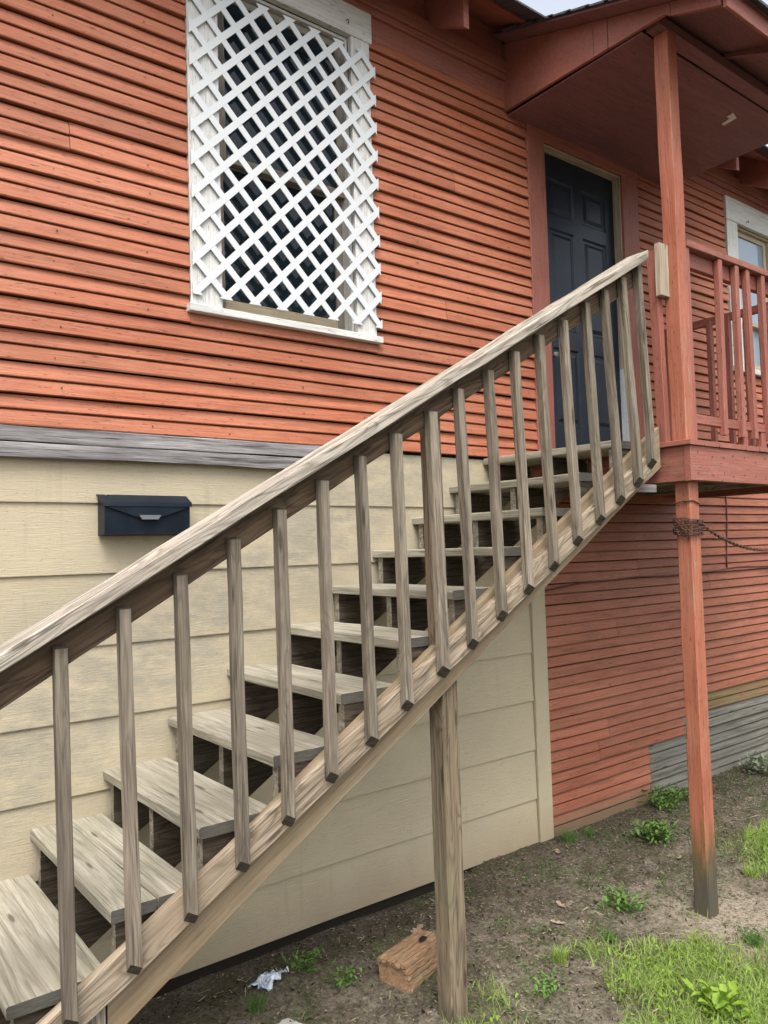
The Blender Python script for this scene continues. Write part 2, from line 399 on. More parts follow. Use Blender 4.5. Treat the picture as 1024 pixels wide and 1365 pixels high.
def tube(name, pts, r, mat, parent=None, seg=6):
    pts = [Vector(p) for p in pts]; v = []; f = []
    for i, p in enumerate(pts):
        d = (pts[min(i+1, len(pts)-1)]-pts[max(i-1, 0)]).normalized()
        a = d.orthogonal().normalized() if i == 0 else (a - d*a.dot(d)).normalized()
        b = d.cross(a)
        for k in range(seg):
            t = 2*math.pi*k/seg; v.append(p + (a*math.cos(t)+b*math.sin(t))*r)
    for i in range(len(pts)-1):
        for k in range(seg):
            f.append((i*seg+k, i*seg+(k+1) % seg, (i+1)*seg+(k+1) % seg, (i+1)*seg+k))
    f.append(tuple(range(seg-1, -1, -1))); f.append(tuple((len(pts)-1)*seg+k for k in range(seg)))
    return link(name, mesh(name, v, f, True), mat, parent)

# ------------------------------------------------------------------ ground
def gz(x, y):
    z = -1.90 + (.075*max(y, -3.5) if y < 0 else 0)
    if x < 3.4 and y > -.30: z -= .055*min(1, (y+.30)/.2)*min(1, (3.4-x)/.4)
    z += .030*noise.noise(Vector((x*.9, y*.9, 1))) + .012*noise.noise(Vector((x*4, y*4, 5))) + .006*noise.noise(Vector((x*13, y*13, 2)))
    return z
xs = np.concatenate([np.linspace(-60, -2, 16), np.linspace(-1.6, .6, 20), np.arange(.64, 8, .035), np.linspace(8.2, 14, 20), np.linspace(16, 70, 12)])
ys = np.concatenate([np.linspace(-60, -5, 14), np.linspace(-4.6, -2.4, 22), np.arange(-2.36, .1, .035), np.linspace(.3, 8, 6), np.linspace(10, 60, 8)])
V = [(x, y, gz(x, y)) for y in ys for x in xs]; nx = len(xs)
F = [(j*nx+i, j*nx+i+1, (j+1)*nx+i+1, (j+1)*nx+i) for j in range(len(ys)-1) for i in range(nx-1)]
g = link('ground', mesh('ground', V, F, True), MAT['soil']); g['kind'] = 'structure'

# ------------------------------------------------------------------ house
house = thing('house', (0, 0, -1.9), 'raised house with red lap siding above and beside beige boards, dark door and white windows', 'house')
HX0, HX1, HD = -2.0, 10.0, 5.0
W1 = (1.715, 2.53, 1.19, 2.885)      # lattice window opening
DR = (4.155, 5.03, .60, 2.76)        # door opening
W2 = (6.72, 7.36, 1.50, 2.79)        # right window opening
# wall core with openings (front) + other walls
def wallcore():
    X = sorted([HX0, HX1]+[W1[0], W1[1], DR[0], DR[1], W2[0], W2[1]]); v = []; f = []
    def bx(a, b):
        n = len(v); 
        for x in (a[0], b[0]):
            for y in (a[1], b[1]):
                for z in (a[2], b[2]): v.append((x, y, z))
        for q in ((0, 1, 3, 2), (4, 6, 7, 5), (0, 4, 5, 1), (2, 3, 7, 6), (0, 2, 6, 4), (1, 5, 7, 3)): f.append(tuple(n+i for i in q))
    ops = {W1[0]: W1, DR[0]: DR, W2[0]: W2}
    for i in range(len(X)-1):
        x0, x1 = X[i], X[i+1]
        if x0 in ops:
            o = ops[x0]; bx((x0, .004, -2.1), (x1, .12, o[2])); bx((x0, .004, o[3]), (x1, .12, 3.22))
        else: bx((x0, .004, -2.1), (x1, .12, 3.22))
    bx((HX0, HD-.1, -2.1), (HX1, HD, 3.3)); bx((HX0, .12, -2.1), (HX0+.1, HD-.1, 3.3)); bx((HX1-.1, .12, -2.1), (HX1, HD-.1, 3.3))
    bx((HX0+.1, .12, .40), (HX1-.1, HD-.1, .52))
    return mesh('wall', v, f)
link('wall', wallcore(), MAT['dark'], house)

PITCH = .1365
PROF = [(0.0, 0.002), (-.029, 0.0), (-.0315, .004), (-.0215, .0595), (-.007, .0615), (-.007, .0700), (-.0255, .0690), (-.0270, .073), (-.0115, .1295), (0, .1305)]
def siding(x0, x1, z0, lo=None, hi=None, mat='red', name='siding_board', sag=1.0):
    L = x1-x0; n = max(2, int(L/.22)); v = []; f = []; K = len(PROF); sd = Vector((x0*3.1, z0*17.3, 0))
    tilt = random.uniform(-.003, .003)
    for i in range(n+1):
        x = i/n*L
        w = Vector(((x0+x)*.8, z0*9, 0))
        dz = noise.noise(w)*.0045*sag; dy = noise.noise(w+Vector((0, 5, 7)))*.005+random.uniform(-.0004, .0004)
        for k, (y, z) in enumerate(PROF):
            zz = z + (dz if 0 < z < .128 else 0) + tilt*(x/L-.5)*2*(1 if z < .13 else 0)
            if k == 1 or k == 2: zz += random.uniform(-.0006, .0006)
            if lo is not None: zz = max(zz, lo-z0)
            if hi is not None: zz = min(zz, hi-z0)
            yy = y + (dy if y < 0 else 0)
            v.append((x, yy, zz))
    for i in range(n):
        for k in range(K-1): f.append((i*K+k, i*K+k+1, (i+1)*K+k+1, (i+1)*K+k))
    f.append(tuple(range(K-1, -1, -1))); f.append(tuple(n*K+k for k in range(K)))
    me = mesh(name, v, [q[::-1] for q in f])
    return link(name, me, MAT[mat], house, Matrix.Translation((x0, 0, z0)))
RZ0 = .552
holes = [(1.55, 2.662, 1.155, 3.2), (3.982, 5.232, .50, 2.90), (6.535, 7.545, 1.44, 3.2)]
k0 = math.ceil((-1.86-RZ0)/PITCH)
butts = {-14: [4.62], -6: [5.05], -9: [4.75], -4: [6.1], -12: [5.6], -7: [6.0], 3: [.2], 6: [3.2], 9: [1.0], -2: [5.3], -15: [4.5], 12: [3.3], 1: [2.9], 14: [.6]}
for k in range(k0-1, 18):
    z = RZ0+k*PITCH
    if z > 2.90: break
    X0 = HX0 if k >= 0 else 3.993
    cuts = [h for h in holes if h[2] < z+PITCH-.01 and h[3] > z+.01]
    segs = [(X0, HX1)]
    for h in cuts:
        ns = []
        for a, b in segs:
            if h[0] > a and h[1] < b: ns += [(a, h[0]-(.012 if h[0] > 6 else .001)), (h[1], b)]
            elif h[0] <= a < h[1] < b: ns += [(h[1], b)]
            else: ns.append((a, b))
        segs = ns
        lo = max(z, 0)
        if z < h[2]-.012: siding(h[0], h[1], z, hi=h[2])
        if z+PITCH > h[3]+.012: siding(h[0], h[1], z, lo=h[3])
    for bx_ in butts.get(k, []):
        ns = []
        for a, b in segs:
            if a+.2 < bx_ < b-.2: ns += [(a, bx_-.0015), (bx_+.0015, b)]
            else: ns.append((a, b))
        segs = ns
    # bare grey patch low on the right
    zt = z+PITCH
    for a, b in segs:
        if zt < -1.40: gx, gm = 5.09, 'skirt'
        elif zt < -1.26: gx, gm = 5.55, 'skirt'
        elif zt < -1.13: gx, gm = 5.62, 'mossy'
        else: gx = None
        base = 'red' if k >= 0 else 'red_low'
        if gx and a < gx < b:
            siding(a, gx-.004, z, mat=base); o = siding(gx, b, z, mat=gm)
            o['label'] = 'bare grey siding board without paint' if gm == 'skirt' else 'siding board with yellow-green moss'
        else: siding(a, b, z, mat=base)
# nail heads in the red boards
v = []; f = []
for k in range(k0-1, 18):
    z = RZ0+k*PITCH+.03
    if z > 2.85: break
    for i in range(-4, 25):
        x = i*.406+.13+random.uniform(-.015, .015)
        if x > 9.9 or (k < 0 and x < 4.05) or random.random() < .35: continue
        if any(h[0]-.03 < x < h[1]+.03 and h[2]-.05 < z < h[3]+.05 for h in holes): continue
        n = len(v); r_ = random.uniform(.003, .0048); zz = z+random.uniform(-.006, .006)
        v += [(x+r_*math.cos(t), -.0312, zz+r_*math.sin(t)) for t in np.linspace(0, 2*math.pi, 6, endpoint=False)]
        f.append(tuple(range(n, n+6)))
o = link('nail_heads', mesh('nail_heads', v, f), MAT['rust'], house); o['kind'] = 'stuff'
# beige boards
BP = .3095
BPROF = [(0, 0), (-.020, 0), (-.0205, .003), (-.010, BP+.012), (0, BP+.013)]
def beige(x0, x1, z0, h):
    L = x1-x0; n = max(2, int(L/.3)); v = []; f = []; K = 5
    for i in range(n+1):
        x = i/n*L; dz = noise.noise(Vector(((x0+x)*.9, z0*7, 3)))*.003; dy = noise.noise(Vector(((x0+x)*1.2, z0*7, 8)))*.0025
        for (y, z) in BPROF:
            zz = z if z < .1 else z-BP+h
            v.append((x, y+(dy if y < 0 else 0), zz+(dz if z < .1 else 0)))
    for i in range(n):
        for k in range(K-1): f.append((i*K+k, i*K+k+1, (i+1)*K+k+1, (i+1)*K+k)[::-1])
    f.append(tuple(range(K))); f.append(tuple(n*K+k for k in range(K))[::-1])
    link('beige_board', mesh('beige_board', v, f), MAT['beige'], house, Matrix.Translation((x0, 0, z0)))
bz = [.235, -.074, -.385, -.697, -1.005, -1.315, -1.625, -1.90]
tops = [.535]+bz[:-1]
bj = {0: 1.9, 2: 2.9, 3: .35, 5: 2.3, 6: 1.2, 1: -.3, 4: 3.0}
for i, z in enumerate(bz):
    h = tops[i]-z - (.012 if i == 0 else 0)
    beige(HX0, 3.858, z, h)
box('corner_trim', (3.862, -.034, -1.90), (3.99, 0, .548), MAT['beige'], house)
# weathered grey band boards on top of the beige
box('band_board', (HX0, -.052, .482), (2.36, -.022, .546), MAT['grey'], house, seg=20, wob=.004)
box('band_board', (HX0, -.056, .418), (2.34, -.022, .478), MAT['grey'], house, seg=20, wob=.004)
# frieze, mouldings and soffit line
for a, b in ((HX0, 3.80), (5.66, HX1)):
    box('frieze_board', (a, -.026, 2.925 if a < 0 else 3.0), (b, 0, 3.06), MAT['red_trim'], house, axis=0, seg=16)
    box('moulding', (a, -.045, 3.062), (b, 0, 3.10), MAT['red_trim'], house, axis=0, seg=16)
    box('moulding', (a, -.06, 3.102), (b, 0, 3.185), MAT['red_trim'], house, axis=0, seg=16)
box('frieze_board', (3.80, -.02, 2.915), (5.66, 0, 3.2), MAT['red_trim'], house, axis=0)
# main roof: slope up from the eave
S = .55
def slab(name, pts_under, th, mat, parent, x0, x1):
    return extrude(name, [(y, z) for y, z in pts_under]+[(y, z+th) for y, z in pts_under[::-1]], 0, x0, x1, mat, parent)
def zu(y): return 3.42+S*y
roof = slab('roof', [(-.355, zu(-.355)), (2.5, zu(2.5)), (5.5, zu(-.5))], .022, MAT['red_trim'], house, HX0-.4, HX1+.4)
for k in range(-1, 24):      # shingle courses
    y = -.375+k*.13
    if y > 2.45: break
    extrude('shingle_course', [(y, zu(y)+.024), (y, zu(y)+.036), (y+.16, zu(y+.16)+.028), (y+.16, zu(y+.16)+.022)], 0, HX0-.42, HX1+.42, MAT['shingle'], roof)
slab('shingle_back', [(2.5, zu(2.5)+.023), (5.55, zu(-.55)+.023)], .012, MAT['shingle'], roof, HX0-.42, HX1+.42)
for x in (HX0, HX1-.1): extrude('gable_wall', [(.0, 3.2), (5.0, 3.2), (2.5, zu(2.5)-.01)], 0, x, x+.1, MAT['red_trim'], house)
rx = [3.115-.61*i for i in range(8)] + [6.15+.61*i for i in range(7)]
for x in rx:
    if x < HX0: continue
    extrude('rafter_tail', [(.0, zu(0)-.235), (-.345, zu(-.345)-.235), (-.347, zu(-.345)-.004), (.0, zu(0)-.004)], 0, x, x+.042, MAT['red_trim'], house)
box('soffit_board', (HX0, -.012, 3.187), (3.80, .0, 3.42), MAT['red_trim'], house, axis=0)
box('soffit_board', (5.66, -.012, 3.187), (HX1, .0, 3.42), MAT['red_trim'], house, axis=0)

# ---- lattice window
def room(parent, o): pass
win = link('window', mesh('window', [(0, 0, 0)]*3, []), MAT['white'], house, Matrix.Translation((W1[0], 0, W1[2]))) if False else None
def sub_window(nm, o, casing, head, sill, glassmat, sashmat, left_out, right_out, mid, label):
    x0, x1, z0, z1 = o
    w = box(nm, (left_out, -.034, z0-.002), (x0, -.001, z1), MAT[casing], house, axis=2); w['label'] = label
    box('casing', (x1, -.034, z0-.002), (right_out, -.001, z1), MAT[casing], w, axis=2)
    box('casing', (left_out-.012, -.040, z1+.002), (right_out+.014, -.001, head), MAT[casing], w, axis=0)
    box('sill', (left_out-.02, -.062, sill), (right_out+.02, .02, z0-.004), MAT[casing], w, axis=0)
    # jambs
    J = .018; D = .11; jm = 'white' if sashmat == 'old_sash' else sashmat
    box('jamb', (x0, -.002, z0), (x0+J, D, z1), MAT[jm], w, axis=2)
    box('jamb', (x1-J, -.002, z0), (x1, D, z1), MAT[jm], w, axis=2)
    box('jamb', (x0+J, -.002, z1-J), (x1-J, D, z1), MAT[jm], w, axis=0)
    box('jamb', (x0+J, -.002, z0), (x1-J, D, z0+J), MAT[jm], w, axis=0)
    S_ = .048
    a, b = x0+J, x1-J; zb, zt = z0+J, z1-J
    for (lo, hi, y) in ((zb, mid+.02, .066), (mid-.02, zt, .028)):
        m_ = MAT[sashmat]
        box('sash', (a, y, lo), (a+S_, y+.032, hi), m_, w, axis=2); box('sash', (b-S_, y, lo), (b, y+.032, hi), m_, w, axis=2)
        box('sash', (a+S_, y, lo), (b-S_, y+.032, lo+(.07 if lo == zb else .04)), MAT['tan'] if lo == zb else m_, w, axis=0)
        box('sash', (a+S_, y, hi-.045), (b-S_, y+.032, hi), m_, w, axis=0)
        me = mesh('pane', [(a+S_-.004, y+.014, lo+.03), (b-S_+.004, y+.014, lo+.03), (b-S_+.004, y+.014, hi-.03), (a+S_-.004, y+.014, hi-.03),
                           (a+S_-.004, y+.018, lo+.03), (b-S_+.004, y+.018, lo+.03), (b-S_+.004, y+.018, hi-.03), (a+S_-.004, y+.018, hi-.03)],
                  [(0, 1, 2, 3), (7, 6, 5, 4), (0, 4, 5, 1), (1, 5, 6, 2), (2, 6, 7, 3), (3, 7, 4, 0)])
        link('pane', me, MAT[glassmat], w)
    return w
w1 = sub_window('window', W1, 'white', 3.065, 1.15, 'glass', 'old_sash', 1.552, 2.662, 1.99, 'white cased sash window behind lattice')
w2 = sub_window('window', W2, 'white', 3.0, 1.45, 'glass2', 'tan', 6.54, 7.53, 1.95, 'white cased window reflecting the sky')
tube('hook', [(2.50, -.042, 2.955), (2.50, -.055, 2.955), (2.503, -.062, 2.942), (2.50, -.058, 2.93)], .003, MAT['rust'], w1)
tube('hook', [(6.86, -.042, 2.83), (6.86, -.06, 2.835), (6.865, -.066, 2.82)], .004, MAT['rust'], w2)

# ---- door
dcase = box('door_casing', (DR[0]-.173, -.034, .545), (DR[0], -.001, DR[3]+.002), MAT['red_trim'], house, axis=2)
box('casing', (DR[1], -.034, .545), (DR[1]+.20, -.001, DR[3]+.002), MAT['red_trim'], dcase, axis=2)
box('casing', (DR[0]-.173, -.036, DR[3]+.004), (DR[1]+.20, -.001, DR[3]+.155), MAT['red_trim'], dcase, axis=0)
box('jamb', (DR[0], -.018, .6), (DR[0]+.012, .12, DR[3]), MAT['jamb'], dcase, axis=2)
box('jamb', (DR[1]-.012, -.018, 1.30), (DR[1], .12, DR[3]-.014), MAT['jamb'], dcase, axis=2)
o = box('jamb', (DR[1]-.014, -.020, .6), (DR[1], .12, 1.298), MAT['bluewhite'], dcase, axis=2); o['label'] = 'pale blue-white lower jamb'
box('jamb', (DR[0]+.012, -.018, DR[3]-.012), (DR[1], .12, DR[3]), MAT['jamb'], dcase, axis=0)
box('threshold', (DR[0], -.03, .575), (DR[1], .12, .598), MAT['grey'], dcase, axis=0)
def door():
    x0, x1, z0, z1 = DR[0]+.013, DR[1]-.015, .60, DR[3]-.014; yf, yb = .045, .085
    wd = x1-x0
    cols = [(.115, .445), (.555, .885)]; rows = [(.22, .77), (.90, 1.62), (1.72, 1.98)]
    xs_ = [0]+[c*wd for p in cols for c in p]+[wd]; zs_ = [0]+[r for p in rows for r in p]+[z1-z0]
    v = []; f = []
    def q(*p): 
        n = len(v); v.extend(p); f.append((n, n+1, n+2, n+3))
    for i in range(len(xs_)-1):
        for j in range(len(zs_)-1):
            a, b, c, d = xs_[i], xs_[i+1], zs_[j], zs_[j+1]
            if i % 2 == 1 and j % 2 == 1:
                y0 = 0; lv = [(0, 0), (.012, .012), (.03, .012), (.055, .002)]
                for s in range(3):
                    i0, d0 = lv[s]; i1, d1 = lv[s+1]
                    P = lambda I, Dp: [(a+I, Dp, c+I), (b-I, Dp, c+I), (b-I, Dp, d-I), (a+I, Dp, d-I)]
                    A, B = P(i0, d0), P(i1, d1)
                    for k in range(4): q(A[k], A[(k+1) % 4], B[(k+1) % 4], B[k])
                q(*B)
            else: q((a, 0, c), (b, 0, c), (b, 0, d), (a, 0, d))
    H = z1-z0
    q((0, 0, 0), (0, .04, 0), (0, .04, H), (0, 0, H)); q((wd, 0, 0), (wd, 0, H), (wd, .04, H), (wd, .04, 0))
    q((0, 0, H), (0, .04, H), (wd, .04, H), (wd, 0, H)); q((0, .04, 0), (wd, .04, 0), (wd, .04, H), (0, .04, H)); q((0, 0, 0), (wd, 0, 0), (wd, .04, 0), (0, .04, 0))
    d_ = link('door', mesh('door', v, f), MAT['door'], house, Matrix.Translation((x0, yf, z0)))
    d_['label'] = 'dark navy panelled door'
    pts = [(x0+.07, yf, 1.30), (x0+.07, yf-.03, 1.30)]
    tube('knob', [(x0+.07, yf+.001, 1.30), (x0+.07, yf-.012, 1.30), (x0+.07, yf-.03, 1.30)], .012, MAT['brass'], d_, 8)
    tube('knob', [(x0+.07, yf-.03, 1.30), (x0+.07, yf-.05, 1.30)], .02, MAT['brass'], d_, 12)
    tube('bolt', [(x0+.07, yf+.001, 1.44), (x0+.07, yf-.02, 1.44)], .022, MAT['brass'], d_, 12)
door()

# ------------------------------------------------------------------ lattice panel (hangs over the window)
LP, LZ = .158, .1632
lat = thing('lattice_panel', (2.1, -.045, 1.22), 'white vinyl diamond lattice fixed over the left window', 'lattice')
def clip(poly, xmin, xmax, zmin, zmax):
    for ax, val, s in ((0, xmin, 1), (0, xmax, -1), (1, zmin, 1), (1, zmax, -1)):
        out = []
        for i in range(len(poly)):
            a, b = poly[i-1], poly[i]
            ia = (a[ax]-val)*s >= 0; ib = (b[ax]-val)*s >= 0
            if ia != ib:
                t = (val-a[ax])/(b[ax]-a[ax]); out.append((a[0]+t*(b[0]-a[0]), a[1]+t*(b[1]-a[1])))
            if ib: out.append(b)
        poly = out
        if not poly: return None
    return poly
NX, NZ = 2.677, 1.250      # a crossing on the right edge
d = Vector((LP, LZ)).normalized()
for sgn, ya, yb in ((1, -.0485, -.0418), (-1, -.0477, -.0424)):
    for k in range(-22, 22):
        cx = NX + (k*LP); cz = NZ
        dv = Vector((d.x, d.y*sgn)); nv = Vector((-dv.y, dv.x))*.0168
        P = [Vector((cx, cz))+dv*t+nv*s for t, s in ((-4, -1), (4, -1), (4, 1), (-4, 1))]
        j = random.uniform(-.001, .001)
        poly = clip([(p.x, p.y) for p in P], 1.556+j, 2.689+j, 1.237+j, 2.818+j)
        if not poly or len(poly) < 3: continue
        ar = abs(sum(poly[i-1][0]*poly[i][1]-poly[i][0]*poly[i-1][1] for i in range(len(poly))))/2
        if ar < .0006: continue
        # drop duplicates
        q = []
        for p in poly:
            if not q or (abs(p[0]-q[-1][0])+abs(p[1]-q[-1][1])) > 1e-5: q.append(p)
        extrude('lattice_strip', q, 1, ya, yb, MAT['vinyl'], lat)

# ------------------------------------------------------------------ porch
porch = thing('porch', (3.9, -1.1, -2.0), 'red painted entry porch with raised deck and low-slope roof over the dark door', 'porch')
PX0, PX1 = 3.86, 5.62
DT = .538
post = board('post', (3.958, -1.104, -2.12), (3.938, -1.104, 2.836), (0, 1, 0), .09, .09, MAT['red_post'], porch, seg=24, ch=.005, wob=.004, label='tall red corner post, rotten and dark at its foot')
board('post', (5.54, -1.104, -2.1), (5.54, -1.104, 2.836), (0, 1, 0), .09, .09, MAT['red_post'], porch, seg=12)
# rim
box('rim_board', (PX0+.0, -1.19, .318), (PX1, -1.152, .508), MAT['red_trim'], porch, axis=0, seg=10)
box('rim_board', (PX0+.004, -1.150, .318), (PX0+.040, -.002, .508), MAT['red_trim'], porch, axis=1)
box('rim_board', (PX1-.038, -1.150, .318), (PX1, -.002, .508), MAT['red_trim'], porch, axis=1)
for k in range(1, 4):
    box('joist', (PX0+.42*k, -1.15, .34), (PX0+.42*k+.038, -.04, .506), MAT['carriage'], porch, axis=1)
nb = 12; bw = (PX1-PX0+.03)/nb
for i in range(nb):
    a = PX0-.018+i*bw; jit = random.uniform(0, .008)
    box('deck_board', (a, -1.207+jit, .510), (a+bw-.004, -.04, DT), MAT['red_trim'], porch, axis=1)
box('hanger_board', (3.60, -.98, .268), (3.858, -.94, .312), MAT['grey'], porch, axis=0)
# nail heads on the front rim
v = []; f = []
for i in range(14):
    x = 3.95+i*.118+random.uniform(-.02, .02)
    for zz in (.36, .46):
        n = len(v); z = zz+random.uniform(-.015, .015)
        v += [(x+.005*math.cos(t), -1.1925, z+.005*math.sin(t)) for t in np.linspace(0, 2*math.pi, 6, endpoint=False)]
        f.append(tuple(range(n, n+6)))
o = link('nail_heads', mesh('nail_heads', v, f), MAT['rust'], porch); o['kind'] = 'stuff'
# landing newel and pale block
board('newel', (3.885, -1.025, .54), (3.848, -1.025, 1.61), (0, 1, 0), .055, .045, MAT['red_trim'], porch, seg=6, wob=.003)
box('block', (3.815, -1.090, 1.345), (3.898, -1.056, 1.635), MAT['jamb'], porch, axis=2, label='unpainted pale block between newel and post') 
# front railing
RT = 1.675
rail = box('guard_rail', (3.99, -1.150, RT-.04), (5.50, -1.045, RT), MAT['red_trim'], porch, axis=0, seg=8, wob=.003)
box('guard_rail', (3.99, -1.104, RT-.13), (5.50, -1.066, RT-.042), MAT['red_trim'], porch, axis=0)
box('guard_rail', (3.99, -1.122, .648), (5.50, -1.084, .702), MAT['red_trim'], porch, axis=0, seg=8, wob=.003)
for x, dx in ((4.335, -.02), (4.52, .0), (4.652, .012), (4.834, .0), (5.01, .01), (5.17, -.01), (5.33, 0)):
    board('baluster', (x+dx+.019, -1.125, .60), (x+.019, -1.125, RT-.043), (1, 0, 0), .040, .036, MAT['red_trim'], porch, wob=.002)
board('baluster', (4.012, -1.12, DT), (4.012, -1.12, RT-.043), (1, 0, 0), .036, .04, MAT['red_trim'], porch)
for x in (4.56, 4.78): box('spacer', (x, -1.12, DT+.001), (x+.06, -1.085, .646), MAT['red_trim'], porch, axis=2)
# far side railing
box('guard_rail', (5.50, -1.04, 1.60), (5.54, -.03, 1.655), MAT['red_trim'], porch, axis=1)
box('guard_rail', (5.50, -1.04, .62), (5.54, -.03, .66), MAT['red_trim'], porch, axis=1)
for y in (-.06, -.20, -.42, -.56, -.70, -.84, -.98):
    board('baluster', (5.485, y, DT), (5.485, y, 1.62), (1, 0, 0), .038, .038, MAT['red_trim'], porch)
# porch roof
def zt(y): return 3.10+.345*(y+.67)
side = [(-.002, 2.862), (-1.20, 2.848), (-1.255, 2.812), (-1.52, 2.715), (-1.53, zt(-1.53)-.012), (-.67, zt(-.67)-.012), (-.002, zt(0)-.012)]
cutsY = [0, -.74, -.80, -1.02]
def clipY(poly, ya, yb):
    return clip(poly, yb, ya, -9, 9)
for ya, yb in ((0, -.738), (-.742, -.838), (-.842, -1.238), (-1.242, -1.53)):
    p = clipY(side, ya, yb)
    jit = random.uniform(0, .003)
    extrude('side_fascia', p, 0, 3.784-jit, 3.806, MAT['red_trim'], porch)
    extrude('side_fascia', p, 0, PX1+.02, PX1+.045, MAT['red_trim'], porch)
box('front_fascia', (3.784, -1.552, 2.692), (PX1+.045, -1.532, 2.80), MAT['red_trim'], porch, axis=0, seg=6)
proof = slab('porch_roof', [(-1.565, zt(-1.565)-.008), (-.80, zt(-.80)-.008), (-.06, zt(-.06)-.008)], .014, MAT['ceil'], porch, 3.665, PX1+.16)
for k in range(13):
    y = -1.60+k*.13
    yb = min(y+.16, -.05)
    if y > -.22: break
    extrude('shingle_course', [(y, zt(y)+.008), (y, zt(y)+.024), (yb, zt(yb)+.016), (yb, zt(yb)+.008)], 0, 3.645, PX1+.18, MAT['shingle'], proof)
for y0_, y1_ in ((-1.05, -.004),):
    box('ceiling_panel', (3.808, y0_, 2.835), (PX1+.018, y1_, 2.845), MAT['ceil'], porch, axis=0)
box('beam', (3.83, -1.15, 2.838), (PX1+.018, -1.06, 2.90), MAT['ceil'], porch, axis=0)
o = extrude('paint_flake', [(5.02, -.92), (5.10, -.90), (5.12, -.80), (5.085, -.80), (5.07, -.87), (5.03, -.87)], 2, 2.830, 2.834, MAT['bluewhite'], porch)
for x in (4.5, 5.2):
    extrude('rafter', [(-1.15, 2.90), (-1.53, 2.74), (-1.53, 2.80), (-1.15, 2.92)], 0, x, x+.04, MAT['ceil'], porch)

# ------------------------------------------------------------------ stairs
st = thing('staircase', (1.5, -.5, -1.9), 'weathered wooden outdoor staircase with open risers climbing to the porch', 'staircase')
RUN, RISE = .2955, .1817
def nose(i): return .821+RUN*i, -1.099+RISE*i     # i=0 is the second visible tread
for i in range(-4, 10):
    x, z = nose(i)
    yl = -.012-random.uniform(0, .01); yr = -.985-random.uniform(-.008, .012)
    dpt = .292 if i < 9 else .345
    tl = random.uniform(-.004, .004)
    if i in (0, -3):
        for a, b in ((0, .148), (.152, dpt)):
            board('tread_board', (x+(a+b)/2, yr, z-.02), (x+(a+b)/2, yl, z-.02+tl), (1, 0, 0), b-a, .04, MAT['tread'], st, seg=6, ch=.004, wob=.003)
    else:
        board('tread_board', (x+dpt/2, yr, z-.02), (x+dpt/2, yl, z-.02+tl), (1, 0, 0), dpt, .04, MAT['tread'], st, seg=6, ch=.005, wob=.003)
# notched carriages
def carriage(y0, y1):
    poly = []
    lx, lz = nose(-4); lx += .022
    poly.append((lx, -1.93))
    for i in range(-4, 10):
        x, z = nose(i); x += .022
        poly.append((x, z-.0415)); poly.append((x+RUN if i < 9 else 3.85, z-.0415))
    bl = lambda x: -1.438+.614*(x-.863)+.01
    poly.append((3.85, bl(3.85))); poly.append((.863-(1.93-1.428)/.614, -1.93))
    # build as quads per step for clean faces
    v = []; f = []
    P = []
    for i in range(-4, 10):
        x, z = nose(i); x += .022; xe = x+RUN if i < 9 else 3.85
        P.append((x, z-.0415, xe))
    for (x, zt_, xe) in P:
        zb0 = max(bl(x), -1.95); zb1 = max(bl(xe), -1.95)
        n = len(v)
        for y in (y0, y1): v += [(x, y, zb0), (xe, y, zb1), (xe, y, zt_), (x, y, zt_)]
        f += [(n, n+1, n+2, n+3), (n+7, n+6, n+5, n+4), (n+3, n+2, n+6, n+7), (n, n+4, n+5, n+1), (n, n+3, n+7, n+4), (n+1, n+5, n+6, n+2)]
    c = Vector((1.5, y0, 0)); v = [Vector(p)-c for p in v]
    me = mesh('carriage', v, f); me.materials.append(MAT['carriage_shaded']); me.materials.append(MAT['carriage'])
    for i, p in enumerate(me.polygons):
        if i % 6 == 4: p.material_index = 1  # step fronts get the lighter wood, other faces the shade colour
    link('carriage', me, None, st, Matrix.Translation(c))
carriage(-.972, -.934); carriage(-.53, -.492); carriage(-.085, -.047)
SL = .581
def rtop(x): return -1.278+SL*(x-.694)
ang = math.atan(SL); ca = math.cos(ang)
def sloped(name, xa, xb, top, slope, hv, y0, y1, mat, label=None, **k):
    """board following the stairs; top(x) gives its upper edge, hv its vertical height; plumb-cut ends"""
    ca_ = math.cos(math.atan(slope)); p0 = (xa, (y0+y1)/2, top(xa)-hv/2); p1 = (xb, (y0+y1)/2, top(xb)-hv/2)
    return board(name, p0, p1, (-slope, 0, 1), hv*ca_, abs(y1-y0), mat, st, cut0=(slope, 0), cut1=(slope, 0), label=label, **k)
sloped('bottom_rail', -.40, 3.695, rtop, SL, .110, -1.062, -1.022, MAT['rail_low'], seg=26, wob=.003, ch=.002)
stt = lambda x: -1.438+.618*(x-.863)+.225
sloped('stringer', .80, 3.84, stt, .618, .225, -1.021, -.986, MAT['stringer'], seg=26, wob=.003)
cap = lambda x: -.262+.5715*(x-.486)
sloped('handrail_cap', -.42, 3.64, cap, .5715, .050, -1.135, -.998, MAT['rail_top'], seg=26, wob=.004, ch=.004)
sub = lambda x: cap(x)-.0515
sloped('handrail', -.40, 3.675, sub, .5715, .118, -1.062, -1.022, MAT['rail_under'], seg=26, wob=.003)
